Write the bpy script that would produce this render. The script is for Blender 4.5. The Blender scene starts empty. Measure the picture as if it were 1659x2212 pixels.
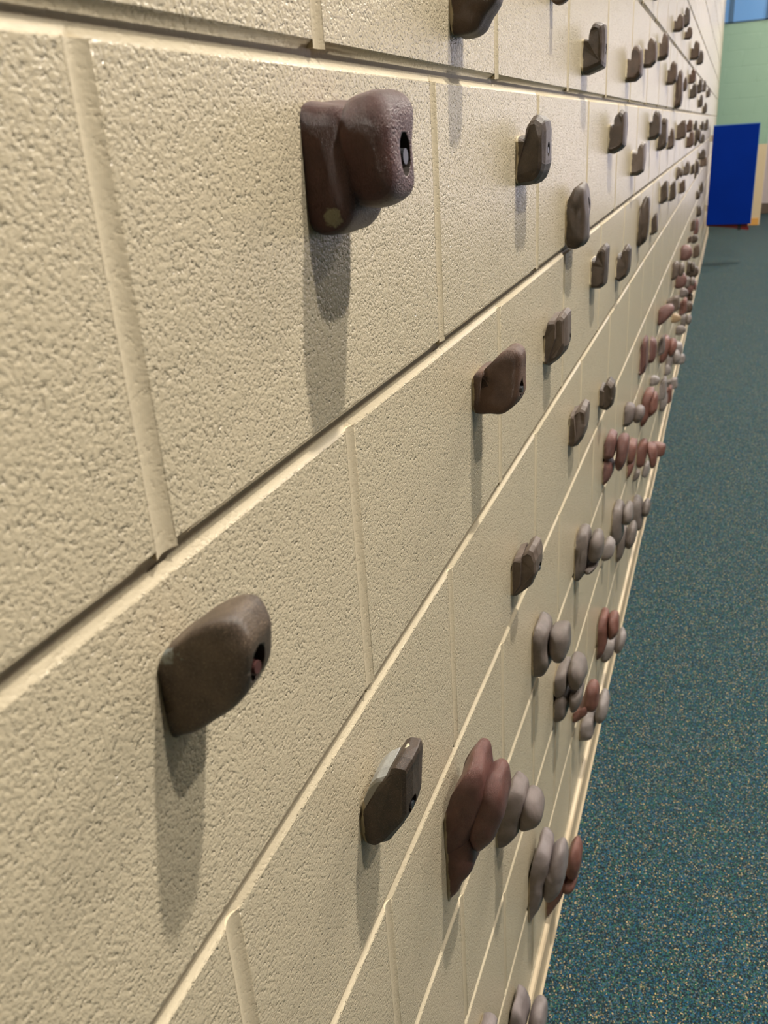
import bpy, bmesh, math, random
from mathutils import Vector, Matrix, noise

random.seed(7)
scene = bpy.context.scene
col = scene.collection

# ------------------------------------------------------------------ camera
LENS, SENSOR = 40.6145, 36.0
FPX = 1871.65
CAM_LOC = Vector((-0.27718, -0.21057, 1.45605))
CAM_ROT = Matrix(((0.344625, 0.387648, -0.854963),
                  (-0.936696, 0.081927, -0.340424),
                  (-0.061920, 0.918160, 0.391343)))
cam_data = bpy.data.cameras.new('camera')
cam = bpy.data.objects.new('camera', cam_data)
col.objects.link(cam)
cam_data.sensor_fit = 'HORIZONTAL'
cam_data.sensor_width = SENSOR
cam_data.lens = LENS
cam_data.clip_start = 0.01
cam_data.clip_end = 100
cam_data.dof.use_dof = True
cam_data.dof.focus_distance = 0.72
cam_data.dof.aperture_fstop = 20.0
mw = CAM_ROT.to_4x4()
mw.translation = CAM_LOC
cam.matrix_world = mw
scene.camera = cam

# ------------------------------------------------------------------ world and exposure
world = bpy.data.worlds.new('world')
scene.world = world
world.use_nodes = True
world.node_tree.nodes['Background'].inputs[0].default_value = (0.5, 0.55, 0.6, 1)
world.node_tree.nodes['Background'].inputs[1].default_value = 0.05
vs = scene.view_settings
vs.view_transform = 'Standard'
vs.look = 'None'
vs.gamma = 1.0
vs.use_curve_mapping = False
vs.exposure = -0.92
scene.cycles.max_bounces = 4
scene.cycles.diffuse_bounces = 2
scene.cycles.glossy_bounces = 2
scene.cycles.transmission_bounces = 0
scene.cycles.use_light_tree = False
scene.cycles.caustics_reflective = False
scene.cycles.caustics_refractive = False

# ------------------------------------------------------------------ ceiling lamps: position, power, colour
CEIL = 4.9
LAMP_Z = 4.72
LAMPS = []
for k in range(4):
    dim = 1.0 if k == 0 else 0.8
    if k < 3: LAMPS.append((0.85 + 5.0 * k, -1.15, 420 * dim, (1.0, 0.94, 0.85), 'near'))
    LAMPS.append((0.35 + 4.3 * k, -2.25, 240 * dim, (1.0, 0.95, 0.86), 'middle'))
    LAMPS.append((0.45 + 4.3 * k, -6.2, 40, (1.0, 0.93, 0.92), 'far'))

# ------------------------------------------------------------------ helpers
def s2l(r, g, b):
    def f(c):
        c /= 255.0
        return c / 12.92 if c <= 0.04045 else ((c + 0.055) / 1.055) ** 2.4
    return (f(r), f(g), f(b), 1.0)

def tag(o, label=None, cat=None, group=None, kind=None):
    if label: o['label'] = label
    if cat: o['category'] = cat
    if group: o['group'] = group
    if kind: o['kind'] = kind
    return o

def mk(name, bm, mats, parent=None, smooth=False):
    me = bpy.data.meshes.new(name)
    bmesh.ops.recalc_face_normals(bm, faces=bm.faces[:])
    if smooth:
        for f in bm.faces: f.smooth = True
    bm.to_mesh(me); bm.free()
    for m in (mats if isinstance(mats, (list, tuple)) else [mats]):
        me.materials.append(m)
    o = bpy.data.objects.new(name, me)
    col.objects.link(o)
    if parent: o.parent = parent
    return o

def box(bm, a, b, mi=0, bevel=0.0, seg=2):
    g = bmesh.ops.create_cube(bm, size=1.0)
    vs_ = g['verts']
    for v in vs_:
        v.co = Vector((a[i] + (b[i] - a[i]) * (v.co[i] + 0.5) for i in range(3)))
    fs = set(f for v in vs_ for f in v.link_faces)
    for f in fs: f.material_index = mi
    if bevel:
        es = list(set(e for v in vs_ for e in v.link_edges))
        bmesh.ops.bevel(bm, geom=es, offset=bevel, segments=seg, affect='EDGES', profile=0.5)
    return vs_

def cyl(bm, c, r, h, axis='Z', seg=20, r2=None, mi=0):
    g = bmesh.ops.create_cone(bm, cap_ends=True, segments=seg, radius1=r, radius2=r if r2 is None else r2, depth=h)
    m = {'Z': Matrix.Identity(3), 'Y': Matrix.Rotation(math.pi / 2, 3, 'X'), 'X': Matrix.Rotation(math.pi / 2, 3, 'Y')}[axis]
    for v in g['verts']:
        v.co = m @ v.co + Vector(c)
    for f in set(f for v in g['verts'] for f in v.link_faces): f.material_index = mi
    return g['verts']

# ------------------------------------------------------------------ materials
class NT:
    def __init__(self, name):
        self.m = bpy.data.materials.new(name)
        self.m.use_nodes = True
        self.t = self.m.node_tree
        self.p = self.t.nodes['Principled BSDF']
    def n(self, typ, **kw):
        nd = self.t.nodes.new(typ)
        for k, v in kw.items():
            if k.startswith('i_'):
                key = k[2:]
                nd.inputs[int(key) if key.isdigit() else key.replace('_', ' ')].default_value = v
            else:
                setattr(nd, k, v)
        return nd
    def l(self, a, b): self.t.links.new(a, b)
    def ramp(self, fac, stops, interp='LINEAR'):
        r = self.t.nodes.new('ShaderNodeValToRGB')
        r.color_ramp.interpolation = interp
        while len(r.color_ramp.elements) < len(stops): r.color_ramp.elements.new(0.5)
        for e, (p, c) in zip(r.color_ramp.elements, stops):
            e.position = p
            e.color = c if len(c) == 4 else (*c, 1)
        self.l(fac, r.inputs[0])
        return r.outputs[0]
    def math(self, op, a, b=None, c=None):
        m = self.t.nodes.new('ShaderNodeMath'); m.operation = op
        for i, v in enumerate((a, b, c)):
            if v is None: continue
            if isinstance(v, (int, float)): m.inputs[i].default_value = v
            else: self.l(v, m.inputs[i])
        return m.outputs[0]
    def noise(self, vec, scale, detail=2.0, rough=0.5, dist=0.0):
        n = self.n('ShaderNodeTexNoise')
        n.inputs['Scale'].default_value = scale
        n.inputs['Detail'].default_value = detail
        n.inputs['Roughness'].default_value = rough
        n.inputs['Distortion'].default_value = dist
        self.l(vec, n.inputs['Vector'])
        return n.outputs['Fac']
    def mix(self, fac, a, b):
        m = self.n('ShaderNodeMix', data_type='RGBA')
        if isinstance(fac, (int, float)): m.inputs[0].default_value = fac
        else: self.l(fac, m.inputs[0])
        for i, v in ((6, a), (7, b)):
            if isinstance(v, tuple): m.inputs[i].default_value = v
            else: self.l(v, m.inputs[i])
        return m.outputs[2]

def block_paint(name, base, pitted=True, rough=0.24, spec=0.55, bump=1.0, scale=1.0):
    """Semi-gloss paint on concrete block: pores and grain as fine relief."""
    k = NT(name)
    pos = k.n('ShaderNodeNewGeometry').outputs['Position']
    big = k.noise(pos, 3.0, 1)
    c = k.mix(k.math('MULTIPLY', big, 0.5), base, tuple(x * 0.90 for x in base[:3]) + (1,))
    k.l(c, k.p.inputs['Base Color'])
    k.p.inputs['Roughness'].default_value = rough
    k.p.inputs['Specular IOR Level'].default_value = spec
    if pitted:
        g1 = k.noise(pos, 370 * scale, 2, 0.6)
        g2 = k.noise(pos, 90 * scale, 1, 0.5)
        # painted-over plateaus with pores between the grains
        h = k.math('ADD', g1, k.math('MULTIPLY', k.math('SUBTRACT', g2, 0.5), 0.35))
        h = k.ramp(h, [(0.27, (0, 0, 0)), (0.42, (0.80, 0.80, 0.80)), (0.62, (1, 1, 1))], 'EASE')
        dist = 0.0010
    else:
        h = k.noise(pos, 120, 2, 0.5)
        dist = 0.0008
    b = k.n('ShaderNodeBump')
    b.inputs['Strength'].default_value = bump
    b.inputs['Distance'].default_value = dist / scale
    k.l(h, b.inputs['Height'])
    k.l(b.outputs['Normal'], k.p.inputs['Normal'])
    return k.m

def plain(name, c, rough=0.5, metal=0.0, spec=0.5, noise_amt=0.06, nscale=8.0):
    k = NT(name)
    pos = k.n('ShaderNodeNewGeometry').outputs['Position']
    f = k.noise(pos, nscale, 3)
    k.l(k.mix(k.math('MULTIPLY', f, 1.0), c, tuple(x * (1 - 2 * noise_amt) for x in c[:3]) + (1,)), k.p.inputs['Base Color'])
    k.p.inputs['Roughness'].default_value = rough
    k.p.inputs['Metallic'].default_value = metal
    k.p.inputs['Specular IOR Level'].default_value = spec
    return k.m

BEIGE = (0.545, 0.462, 0.322, 1)
M = {}
M['block'] = block_paint('painted_block', BEIGE)
M['groove'] = block_paint('painted_mortar', BEIGE, rough=0.5, spec=0.35, bump=0.28)
M['mint'] = block_paint('mint_block', s2l(134, 164, 142), rough=0.45, bump=0.3)
M['tan_block'] = block_paint('tan_block', s2l(196, 176, 142), rough=0.45, bump=0.3)
M['lavender'] = plain('pale_lavender_wall', s2l(186, 174, 174), 0.6)
M['white'] = plain('ceiling_grey', s2l(140, 138, 134), 0.8)
M['base'] = plain('cove_base', s2l(192, 174, 144), 0.5)
M['brown_base'] = plain('brown_base', s2l(92, 78, 66), 0.5)
M['orange_wood'] = plain('orange_wood', s2l(206, 150, 72), 0.5)
M['blue'] = plain('blue_vinyl', s2l(0, 40, 136), 0.6, spec=0.05, nscale=3.0, noise_amt=0.12)
M['blue_edge'] = plain('pale_blue_edge', s2l(70, 120, 178), 0.45)
M['red_vinyl'] = plain('red_vinyl', s2l(118, 6, 14), 0.45)
M['black'] = plain('black_strap', s2l(22, 22, 24), 0.6)
M['frame_blue'] = plain('window_frame', s2l(52, 92, 128), 0.4)
M['lamp_body'] = plain('lamp_body', s2l(190, 190, 188), 0.4)
M['bolt'] = plain('steel_bolt', s2l(92, 92, 96), 0.35, metal=0.9)
M['rust_bolt'] = plain('rusty_bolt', s2l(96, 62, 58), 0.4, metal=0.4)
M['hole'] = plain('hole_wall', s2l(38, 26, 16), 0.8)

k = NT('window_glass')
k.p.inputs['Base Color'].default_value = s2l(90, 130, 175)
k.p.inputs['Roughness'].default_value = 0.1
k.p.inputs['Emission Color'].default_value = s2l(104, 148, 196)
k.p.inputs['Emission Strength'].default_value = 0.6
M['glass'] = k.m
k = NT('lamp_glow')
k.p.inputs['Emission Color'].default_value = (1, 0.93, 0.82, 1)
k.p.inputs['Emission Strength'].default_value = 6.0
M['glow'] = k.m
for nm in ('glow', 'glass'): M[nm].cycles.emission_sampling = 'NONE'

k = NT('daylight_glass')
k.p.inputs['Base Color'].default_value = s2l(150, 160, 175)
k.p.inputs['Roughness'].default_value = 0.1
k.p.inputs['Emission Color'].default_value = (1.0, 0.90, 0.98, 1)
k.p.inputs['Emission Strength'].default_value = 2.8
M['daylight'] = k.m

def floor_mat():
    k = NT('speckled_rubber')
    pos = k.n('ShaderNodeNewGeometry').outputs['Position']
    v = k.n('ShaderNodeTexVoronoi', feature='F1')
    v.inputs['Scale'].default_value = 470
    wob = k.n('ShaderNodeTexNoise'); wob.inputs['Scale'].default_value = 260
    k.l(pos, wob.inputs['Vector'])
    vm = k.n('ShaderNodeVectorMath', operation='MULTIPLY_ADD')
    k.l(wob.outputs['Color'], vm.inputs[0]); vm.inputs[1].default_value = (0.004,) * 3; k.l(pos, vm.inputs[2])
    k.l(vm.outputs[0], v.inputs['Vector'])
    sep = k.n('ShaderNodeSeparateColor'); k.l(v.outputs['Color'], sep.inputs[0])
    c = k.ramp(sep.outputs[0], [(0.0, s2l(12, 20, 25)), (0.22, s2l(24, 42, 48)), (0.40, s2l(22, 72, 104)), (0.54, s2l(40, 86, 66)),
                                (0.68, s2l(20, 30, 38)), (0.82, s2l(66, 86, 94)), (0.93, s2l(126, 110, 78)), (0.975, s2l(182, 158, 110))], 'CONSTANT')
    big = k.noise(pos, 2.0, 3)
    c = k.mix(k.math('MULTIPLY', big, 0.35), c, s2l(44, 58, 60))
    k.l(c, k.p.inputs['Base Color'])
    k.p.inputs['Roughness'].default_value = 0.85
    k.p.inputs['Specular IOR Level'].default_value = 0.12
    b = k.n('ShaderNodeBump'); b.inputs['Strength'].default_value = 0.5; b.inputs['Distance'].default_value = 0.0012
    k.l(v.outputs['Distance'], b.inputs['Height']); k.l(b.outputs['Normal'], k.p.inputs['Normal'])
    return k.m
M['floor'] = floor_mat()

def hold_mat(name, c1, c2, rough=0.42, spec=0.5, streak=1.0, dust=0.0, patch=None, paint=0.85):
    """Cast resin: two tones mottled, brushed relief; patch = (x, y, z, radius, colour) of a worn spot in object space."""
    k = NT(name)
    tc = k.n('ShaderNodeTexCoord').outputs['Object']
    info = k.n('ShaderNodeObjectInfo').outputs['Random']
    off = k.n('ShaderNodeVectorMath', operation='ADD')
    k.l(tc, off.inputs[0])
    cmb = k.n('ShaderNodeCombineXYZ'); k.l(k.math('MULTIPLY', info, 3.0), cmb.inputs[0]); k.l(cmb.outputs[0], off.inputs[1])
    v = off.outputs[0]
    mott = k.noise(v, 60, 4, 0.62)
    fine = k.noise(v, 900, 3, 0.7)
    f = k.math('ADD', k.math('MULTIPLY', mott, 0.62), k.math('MULTIPLY', fine, 0.42))
    f = k.ramp(f, [(0.38, (0, 0, 0)), (0.66, (1, 1, 1))])
    c = k.mix(f, c1, c2)
    if dust:
        d = k.ramp(k.noise(v, 1400, 2, 0.6), [(0.60, (0, 0, 0)), (0.72, (1, 1, 1))])
        c = k.mix(k.math('MULTIPLY', d, dust), c, s2l(168, 146, 122))
    if patch:
        px, py, pz, pr, pc = patch
        vm = k.n('ShaderNodeVectorMath', operation='DISTANCE')
        k.l(tc, vm.inputs[0]); vm.inputs[1].default_value = (px, py, pz)
        dd = k.math('ADD', vm.outputs['Value'], k.math('MULTIPLY', k.math('SUBTRACT', k.noise(v, 260, 3, 0.6), 0.5), pr * 1.3))
        mk_ = k.ramp(k.math('DIVIDE', dd, pr), [(0.80, (1, 1, 1)), (1.0, (0, 0, 0))])
        c = k.mix(k.math('MULTIPLY', mk_, 0.8), c, pc)
    # wall paint that crept over the foot of the hold
    sx = k.n('ShaderNodeSeparateXYZ'); k.l(tc, sx.inputs[0])
    foot = k.math('ADD', sx.outputs[1], k.math('MULTIPLY', k.math('SUBTRACT', mott, 0.5), 0.006))
    foot = k.ramp(k.math('MULTIPLY_ADD', foot, 200.0, 1.0), [(0.42, (0, 0, 0)), (0.60, (1, 1, 1))])
    c = k.mix(k.math('MULTIPLY', foot, paint), c, s2l(206, 192, 160))
    k.l(c, k.p.inputs['Base Color'])
    k.p.inputs['Roughness'].default_value = rough
    k.p.inputs['Specular IOR Level'].default_value = spec
    mp = k.n('ShaderNodeMapping'); mp.inputs['Scale'].default_value = (1.0, 7.0, 1.2); mp.inputs['Rotation'].default_value = (0.7, 0.2, 0.4)
    k.l(v, mp.inputs['Vector'])
    st = k.noise(mp.outputs[0], 520, 2, 0.6, 0.5)
    h = k.math('ADD', k.math('MULTIPLY', st, streak), k.math('MULTIPLY', mott, 0.5))
    b = k.n('ShaderNodeBump'); b.inputs['Strength'].default_value = 0.8; b.inputs['Distance'].default_value = 0.0010
    k.l(h, b.inputs['Height']); k.l(b.outputs['Normal'], k.p.inputs['Normal'])
    return k.m

HM = {
    'maroon': (hold_mat('maroon_resin', s2l(65, 39, 36), s2l(91, 60, 54), 0.36, 0.6, 1.6, paint=0.0, patch=(-0.028, -0.0137, -0.026, 0.0055, s2l(150, 146, 120))), 'maroon'),
    'maroonred': (hold_mat('red_brown_resin', s2l(86, 56, 50), s2l(113, 78, 71), 0.31, 0.6, 0.9), 'red-brown'),
    'redmaroon': (hold_mat('maroon_red_resin', s2l(93, 63, 58), s2l(123, 87, 80), 0.31, 0.6, 0.9), 'maroon'),
    'red': (hold_mat('brick_red_resin', s2l(98, 62, 53), s2l(128, 87, 76), 0.31, 0.6, 0.9), 'red'),
    'oldbrown': (hold_mat('weathered_brown_resin', s2l(54, 44, 36), s2l(98, 84, 71), 0.40, 0.5, 0.4, 0.6, paint=0.0, patch=(-0.0226, -0.0057, 0.0151, 0.0095, s2l(150, 158, 156))), 'weathered brown'),
    'blackbrown': (hold_mat('black_brown_resin', s2l(44, 37, 32), s2l(76, 62, 52), 0.40, 0.5, 0.3, 0.5, patch=(0.0, -0.0305, 0.0455, 0.0045, s2l(232, 226, 196))), 'black-brown'),
    'brown': (hold_mat('brown_resin', s2l(66, 50, 39), s2l(94, 76, 62), 0.42, 0.5, 0.8), 'brown'),
    'brown2': (hold_mat('warm_brown_resin', s2l(72, 52, 42), s2l(108, 82, 67), 0.42, 0.5, 1.0, 0.2), 'warm brown'),
    'dark': (hold_mat('dark_brown_resin', s2l(52, 42, 34), s2l(82, 69, 57), 0.40, 0.55, 0.5), 'dark brown'),
    'greybrown': (hold_mat('grey_brown_resin', s2l(79, 67, 59), s2l(109, 96, 87), 0.42, 0.5, 0.5), 'grey-brown'),
    'greybrown2': (hold_mat('slate_brown_resin', s2l(89, 80, 76), s2l(124, 111, 107), 0.31, 0.6, 0.9), 'slate grey'),
    'grey': (hold_mat('grey_resin', s2l(96, 87, 82), s2l(126, 115, 109), 0.31, 0.6, 0.9), 'grey'),
    'grey2': (hold_mat('mauve_grey_resin', s2l(104, 93, 88), s2l(131, 119, 115), 0.31, 0.6, 0.9), 'mauve-grey'),
    'lilac': (hold_mat('pale_grey_resin', s2l(120, 111, 107), s2l(147, 138, 135), 0.31, 0.6, 0.9), 'pale grey'),
    'lilac2': (hold_mat('lilac_grey_resin', s2l(116, 106, 104), s2l(142, 131, 129), 0.31, 0.6, 0.9), 'lilac-grey'),
    'tan': (hold_mat('tan_resin', s2l(140, 116, 88), s2l(164, 140, 110), 0.42, 0.5, 0.5), 'tan'),
}
M['worn_grey'] = hold_mat('worn_grey_resin', s2l(142, 142, 138), s2l(172, 172, 168), 0.5, 0.4, 0.3)

# ------------------------------------------------------------------ setting: room shell
X0, X1 = -3.2, 13.45          # climbing wall from / to
BL, BH = 0.4064, 0.2032       # block pitch
ZB = 1.5                      # height of the long bed joint in the upper part of the frame

bm = bmesh.new(); box(bm, (-5.2, -10.2, -0.1), (17.2, 1.4, 0.0))
tag(mk('floor', bm, M['floor']), kind='structure')
bm = bmesh.new(); box(bm, (-5.2, -10.2, CEIL), (17.2, 1.4, CEIL + 0.1))
tag(mk('ceiling', bm, M['white']), kind='structure')
bm = bmesh.new(); box(bm, (-5.2, -10.2, 0), (17.2, -10.0, CEIL))
tag(mk('wall_right', bm, M['lavender']), kind='structure')
bm = bmesh.new(); box(bm, (-5.2, -10.0, 0), (-5.0, 0.2, CEIL))
tag(mk('wall_rear', bm, M['tan_block']), kind='structure')
bm = bmesh.new(); box(bm, (16.0, -10.0, 0), (16.2, -0.6, CEIL))
tag(mk('wall_recess', bm, M['lavender']), kind='structure')
bm = bmesh.new(); box(bm, (15.97, -10.0, 0), (16.0, -0.6, 0.16), bevel=0.004)
tag(mk('baseboard_recess', bm, M['brown_base']), kind='structure')

# climbing wall: a backing slab with the blocks as its parts
bm = bmesh.new()
box(bm, (X0 - 1.8, 0.0060, 0), (X1 - 0.02, 0.2, CEIL))
wall_left = tag(mk('wall_left', bm, M['groove']), kind='structure')

# distance from the joint's middle (sides, top edge, bottom edge), depth along the bottom edge, depth along the top edge
RINGS = [(0.0074, 0.0054, 0.0084, 0.0, 0.0), (0.0062, 0.0046, 0.0075, 0.0011, 0.0008), (0.0044, 0.0032, 0.0060, 0.0036, 0.0024),
         (0.0022, 0.0016, 0.0036, 0.0050, 0.0033), (0.0, 0.0, 0.0, 0.0054, 0.0036)]
def block_mesh(bm, x, z, L, H, d=1.0, mi=(0, 1)):
    """A block face centred at x, z whose edges dip into the tooled joint; face towards -Y."""
    loops = []
    for ins, int_, inb, dep, dtop in RINGS:
        a = L / 2 - ins
        loops.append([bm.verts.new((x + sx * a, (dtop if sz > 0 else dep) * d, z + (H / 2 - int_ if sz > 0 else inb - H / 2))) for sx, sz in ((-1, -1), (1, -1), (1, 1), (-1, 1))])
    f = bm.faces.new(loops[0]); f.material_index = mi[0]; f.smooth = False
    for i, (p, q) in enumerate(zip(loops, loops[1:])):
        for j in range(4):
            g = bm.faces.new((p[j], q[j], q[(j + 1) % 4], p[(j + 1) % 4]))
            g.material_index = mi[0] if i == 0 else mi[1]; g.smooth = True

def one_block(name, L, H, mats, d=1.0):
    bm = bmesh.new(); block_mesh(bm, 0, 0, L, H, d)
    for e in bm.edges:
        if len(e.link_faces) == 2 and (not e.link_faces[0].smooth or not e.link_faces[1].smooth):
            e.smooth = False
    bmesh.ops.recalc_face_normals(bm, faces=bm.faces[:])
    if bm.faces[0].normal.y > 0: bmesh.ops.reverse_faces(bm, faces=bm.faces[:])
    me = bpy.data.meshes.new(name); bm.to_mesh(me); bm.free()
    for m in mats: me.materials.append(m)
    return me

def in_frame(p):
    c = CAM_ROT.transposed() @ (Vector(p) - CAM_LOC)
    if c.z > -0.02: return None
    return (829.5 + FPX * c.x / -c.z, 1106 - FPX * c.y / -c.z)

cells = []
kmin, kmax = -8, int((CEIL - ZB) / BH)
for kk in range(kmin, kmax + 1):
    z0 = max(0.0, ZB + kk * BH); z1 = min(CEIL, ZB + (kk + 1) * BH)
    if z1 - z0 < 0.03: continue
    shift = 0.0 if kk % 2 else 0.5 * BL          # joints of the course just below ZB stand at x = 0
    i = math.floor((X0 - shift) / BL)
    while True:
        xa, xb = shift + i * BL, shift + (i + 1) * BL
        i += 1
        if xa >= X1 - 0.06: break
        xa, xb = max(xa, X0), min(xb, X1 - 0.02)
        if xb - xa < 0.03: continue
        pts = [in_frame((px, 0, pz)) for px in (xa, (xa + xb) / 2, xb) for pz in (z0, (z0 + z1) / 2, z1)]
        vis = [q for q in pts if q and -60 < q[0] < 1720 and -120 < q[1] < 2330]
        area = 0
        ok = [q for q in pts if q]
        if vis and len(ok) > 3:
            xs_ = [min(max(q[0], 0), 1659) for q in ok]; ys_ = [min(max(q[1], 0), 2212) for q in ok]
            area = (max(xs_) - min(xs_)) * (max(ys_) - min(ys_))
        if xa < 0.3 and xb > -0.9 and 0.6 < z1 and z0 < 1.9: area = max(area, 1e5)
        cells.append((area, xa, xb, z0, z1))
cells.sort(key=lambda c: -c[0])
cache = {}
rest = bmesh.new()
for n_, (area, xa, xb, z0, z1) in enumerate(cells):
    L, H = xb - xa, z1 - z0
    if n_ < 290 and area > 0:
        key = (round(L, 4), round(H, 4))
        if key not in cache: cache[key] = one_block('block', L, H, [M['block'], M['groove']])
        o = bpy.data.objects.new('block', cache[key]); col.objects.link(o)
        o.location = ((xa + xb) / 2, 0, (z0 + z1) / 2)
        o.parent = wall_left
    else:
        block_mesh(rest, (xa + xb) / 2, (z0 + z1) / 2, L, H)
for f in rest.faces:
    f.normal_update()
bead = bmesh.new()
for area, xa, xb, z0, z1 in cells:
    if xa > X0 + 0.05 and area > 0:
        cs = [(-0.0078, -0.0001), (-0.0052, 0.0011), (-0.0018, 0.0021), (0.0018, 0.0021), (0.0052, 0.0011), (0.0078, -0.0001)]
        a_ = [bead.verts.new((xa + dx, dy, z0 + 0.0045)) for dx, dy in cs] + [bead.verts.new((xa + dx, 0.006, z0 + 0.0045)) for dx in (0.006, -0.006)]
        b_ = [bead.verts.new((v.co.x, v.co.y, z1 - 0.0045)) for v in a_]
        for j in range(8):
            fc = bead.faces.new((a_[j], a_[(j + 1) % 8], b_[(j + 1) % 8], b_[j])); fc.smooth = j < 5
        for ring in (a_, b_):
            cap = bead.faces.new(ring)
            for e in cap.edges: e.smooth = False
        for j in (0, 5):
            e = bead.edges.get((a_[j], b_[j]))
            if e: e.smooth = False
o = mk('mortar_beads', bead, M['groove'], wall_left); o['kind'] = 'stuff'
o = mk('far_blocks', rest, [M['block'], M['groove']], wall_left)
o['kind'] = 'stuff'

# rounded end of the climbing wall, painted like the mint wall behind
bm = bmesh.new()
prof = [(X1 - 0.022, 0.0)]
for a in range(0, 91, 15):
    prof.append((X1 + 0.03 * math.sin(math.radians(a)), 0.03 - 0.03 * math.cos(math.radians(a))))
prof += [(X1 + 0.03, 0.2), (X1 - 0.022, 0.2)]
for z0_, z1_ in [(ZB + kk * BH, ZB + (kk + 1) * BH) for kk in range(-7, kmax + 1)]:
    z1_ = min(z1_, CEIL)
    lo = [bm.verts.new((x, y, max(z0_, 0) + 0.003)) for x, y in prof]
    hi = [bm.verts.new((x, y, z1_ - 0.003)) for x, y in prof]
    n = len(prof)
    for j in range(n):
        bm.faces.new((lo[j], lo[(j + 1) % n], hi[(j + 1) % n], hi[j]))
    bm.faces.new(lo); bm.faces.new(hi[::-1])
tag(mk('trim_1', bm, M['mint']), kind='structure')

# cove base along the climbing wall: sections as parts
bm = bmesh.new(); box(bm, (X0, 0.001, 0.0), (X1, 0.0042, 0.06))
base_left = tag(mk('baseboard_left', bm, M['base']), kind='structure')
xs = X0; n_ = 0
def base_section(xa, xb, t, h):
    bm = bmesh.new()
    prof = [(0.0, h), (-t * 0.55, h - 0.001), (-t * 0.8, h - 0.006), (-t * 0.8, 0.018), (-t * 0.95, 0.006), (-t * 1.35, 0.0008), (0.0, 0.0008)]
    A = [bm.verts.new((xa, y, z)) for y, z in prof]; B = [bm.verts.new((xb, y, z)) for y, z in prof]
    n = len(prof)
    for j in range(n): bm.faces.new((A[j], B[j], B[(j + 1) % n], A[(j + 1) % n]))
    bm.faces.new(A); bm.faces.new(B[::-1])
    return mk('baseboard_section', bm, M['base'], base_left)
while xs < X1 - 0.01:
    xe = min(xs + 1.2192, X1)
    base_section(xs, xe - 0.0015, 0.0090 + 0.0012 * (n_ % 2), 0.070 + 0.002 * ((n_ * 7) % 3 - 1))
    xs = xe; n_ += 1

# end wall: mint blocks above, tan blocks below, ending in a rounded jamb
XE, YE = 14.2, -0.70
bm = bmesh.new(); box(bm, (XE + 0.0060, YE + 0.03, 0), (XE + 0.2, 1.4, CEIL))
wall_end = tag(mk('wall_end', bm, M['mint']), kind='structure')
bm = bmesh.new(); box(bm, (XE + 0.2, YE + 0.03, 0), (16.0, YE + 0.2, CEIL))
tag(mk('wall_return', bm, M['tan_block']), kind='structure')
ZSPLIT = 1.105
cache2 = {}
rot_end = Matrix.Rotation(-math.pi / 2, 4, 'Z')
for kk in range(-1, 18):
    z0 = max(0.0, ZSPLIT + (kk - 5) * BH); z1 = min(CEIL, ZSPLIT + (kk - 4) * BH)
    if z1 - z0 < 0.03: continue
    ya = YE + 0.03
    first = True
    while ya < 0.5:
        yb = ya + (BL / 2 if (kk % 2 and first) else BL)
        first = False
        L, H = yb - ya, z1 - z0
        mint = (z0 + z1) / 2 > ZSPLIT
        if z0 < 2.68 - 0.02:
            z1c = min(z1, 2.68)
            key = (round(L, 4), round(z1c - z0, 4), mint)
            if key not in cache2:
                mm = M['mint'] if mint else M['tan_block']
                cache2[key] = one_block('block', L, z1c - z0, [mm, mm], 0.35)
            o = bpy.data.objects.new('block', cache2[key]); col.objects.link(o)
            o.matrix_world = Matrix.Translation((XE, (ya + yb) / 2, (z0 + z1c) / 2)) @ rot_end
            o.parent = wall_end
        ya = yb
bm = bmesh.new()
prof = [(XE, YE + 0.03)]
for a in range(0, 91, 15):
    prof.append((XE + 0.03 - 0.03 * math.cos(math.radians(a)), YE + 0.03 - 0.03 * math.sin(math.radians(a))))
prof += [(XE + 0.2, YE), (XE + 0.2, YE + 0.03)]
def jamb(z0, z1, mat, name):
    bm = bmesh.new(); n = len(prof)
    lo = [bm.verts.new((x, y, z0)) for x, y in prof]; hi = [bm.verts.new((x, y, z1)) for x, y in prof]
    for j in range(n): bm.faces.new((lo[j], lo[(j + 1) % n], hi[(j + 1) % n], hi[j]))
    bm.faces.new(lo); bm.faces.new(hi[::-1])
    return tag(mk(name, bm, mat), kind='structure')
jamb(0, ZSPLIT, M['tan_block'], 'trim_2')
jamb(ZSPLIT, CEIL, M['mint'], 'trim_3')
bm = bmesh.new(); box(bm, (XE - 0.012, YE + 0.02, 0), (XE, 0.5, 0.10), bevel=0.002)
tag(mk('baseboard_end', bm, M['orange_wood']), kind='structure')

# high window in the end wall
win = bpy.data.objects.new('window_1', None); col.objects.link(win); win.location = (XE, -0.1, 2.68); win['kind'] = 'structure'
def wbox(name, a, b, mat, bevel=0.0):
    bm = bmesh.new(); box(bm, [a[i] - win.location[i] for i in range(3)], [b[i] - win.location[i] for i in range(3)], bevel=bevel)
    return mk(name, bm, mat, win)
for ya, yb in ((-0.515, -0.10), (-0.04, 0.42), (-0.655, -0.575)):
    wbox('pane', (XE - 0.010, ya, 2.69), (XE - 0.002, yb, 4.0), M['glass'])
for ya, yb in ((-0.10, -0.04), (-0.575, -0.515), (0.42, 0.48)):
    wbox('mullion', (XE - 0.03, ya, 2.685), (XE, yb, 4.05), M['frame_blue'], 0.004)
wbox('sill', (XE - 0.012, -0.66, 2.672), (XE, 0.48, 2.69), M['frame_blue'], 0.002)

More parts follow.
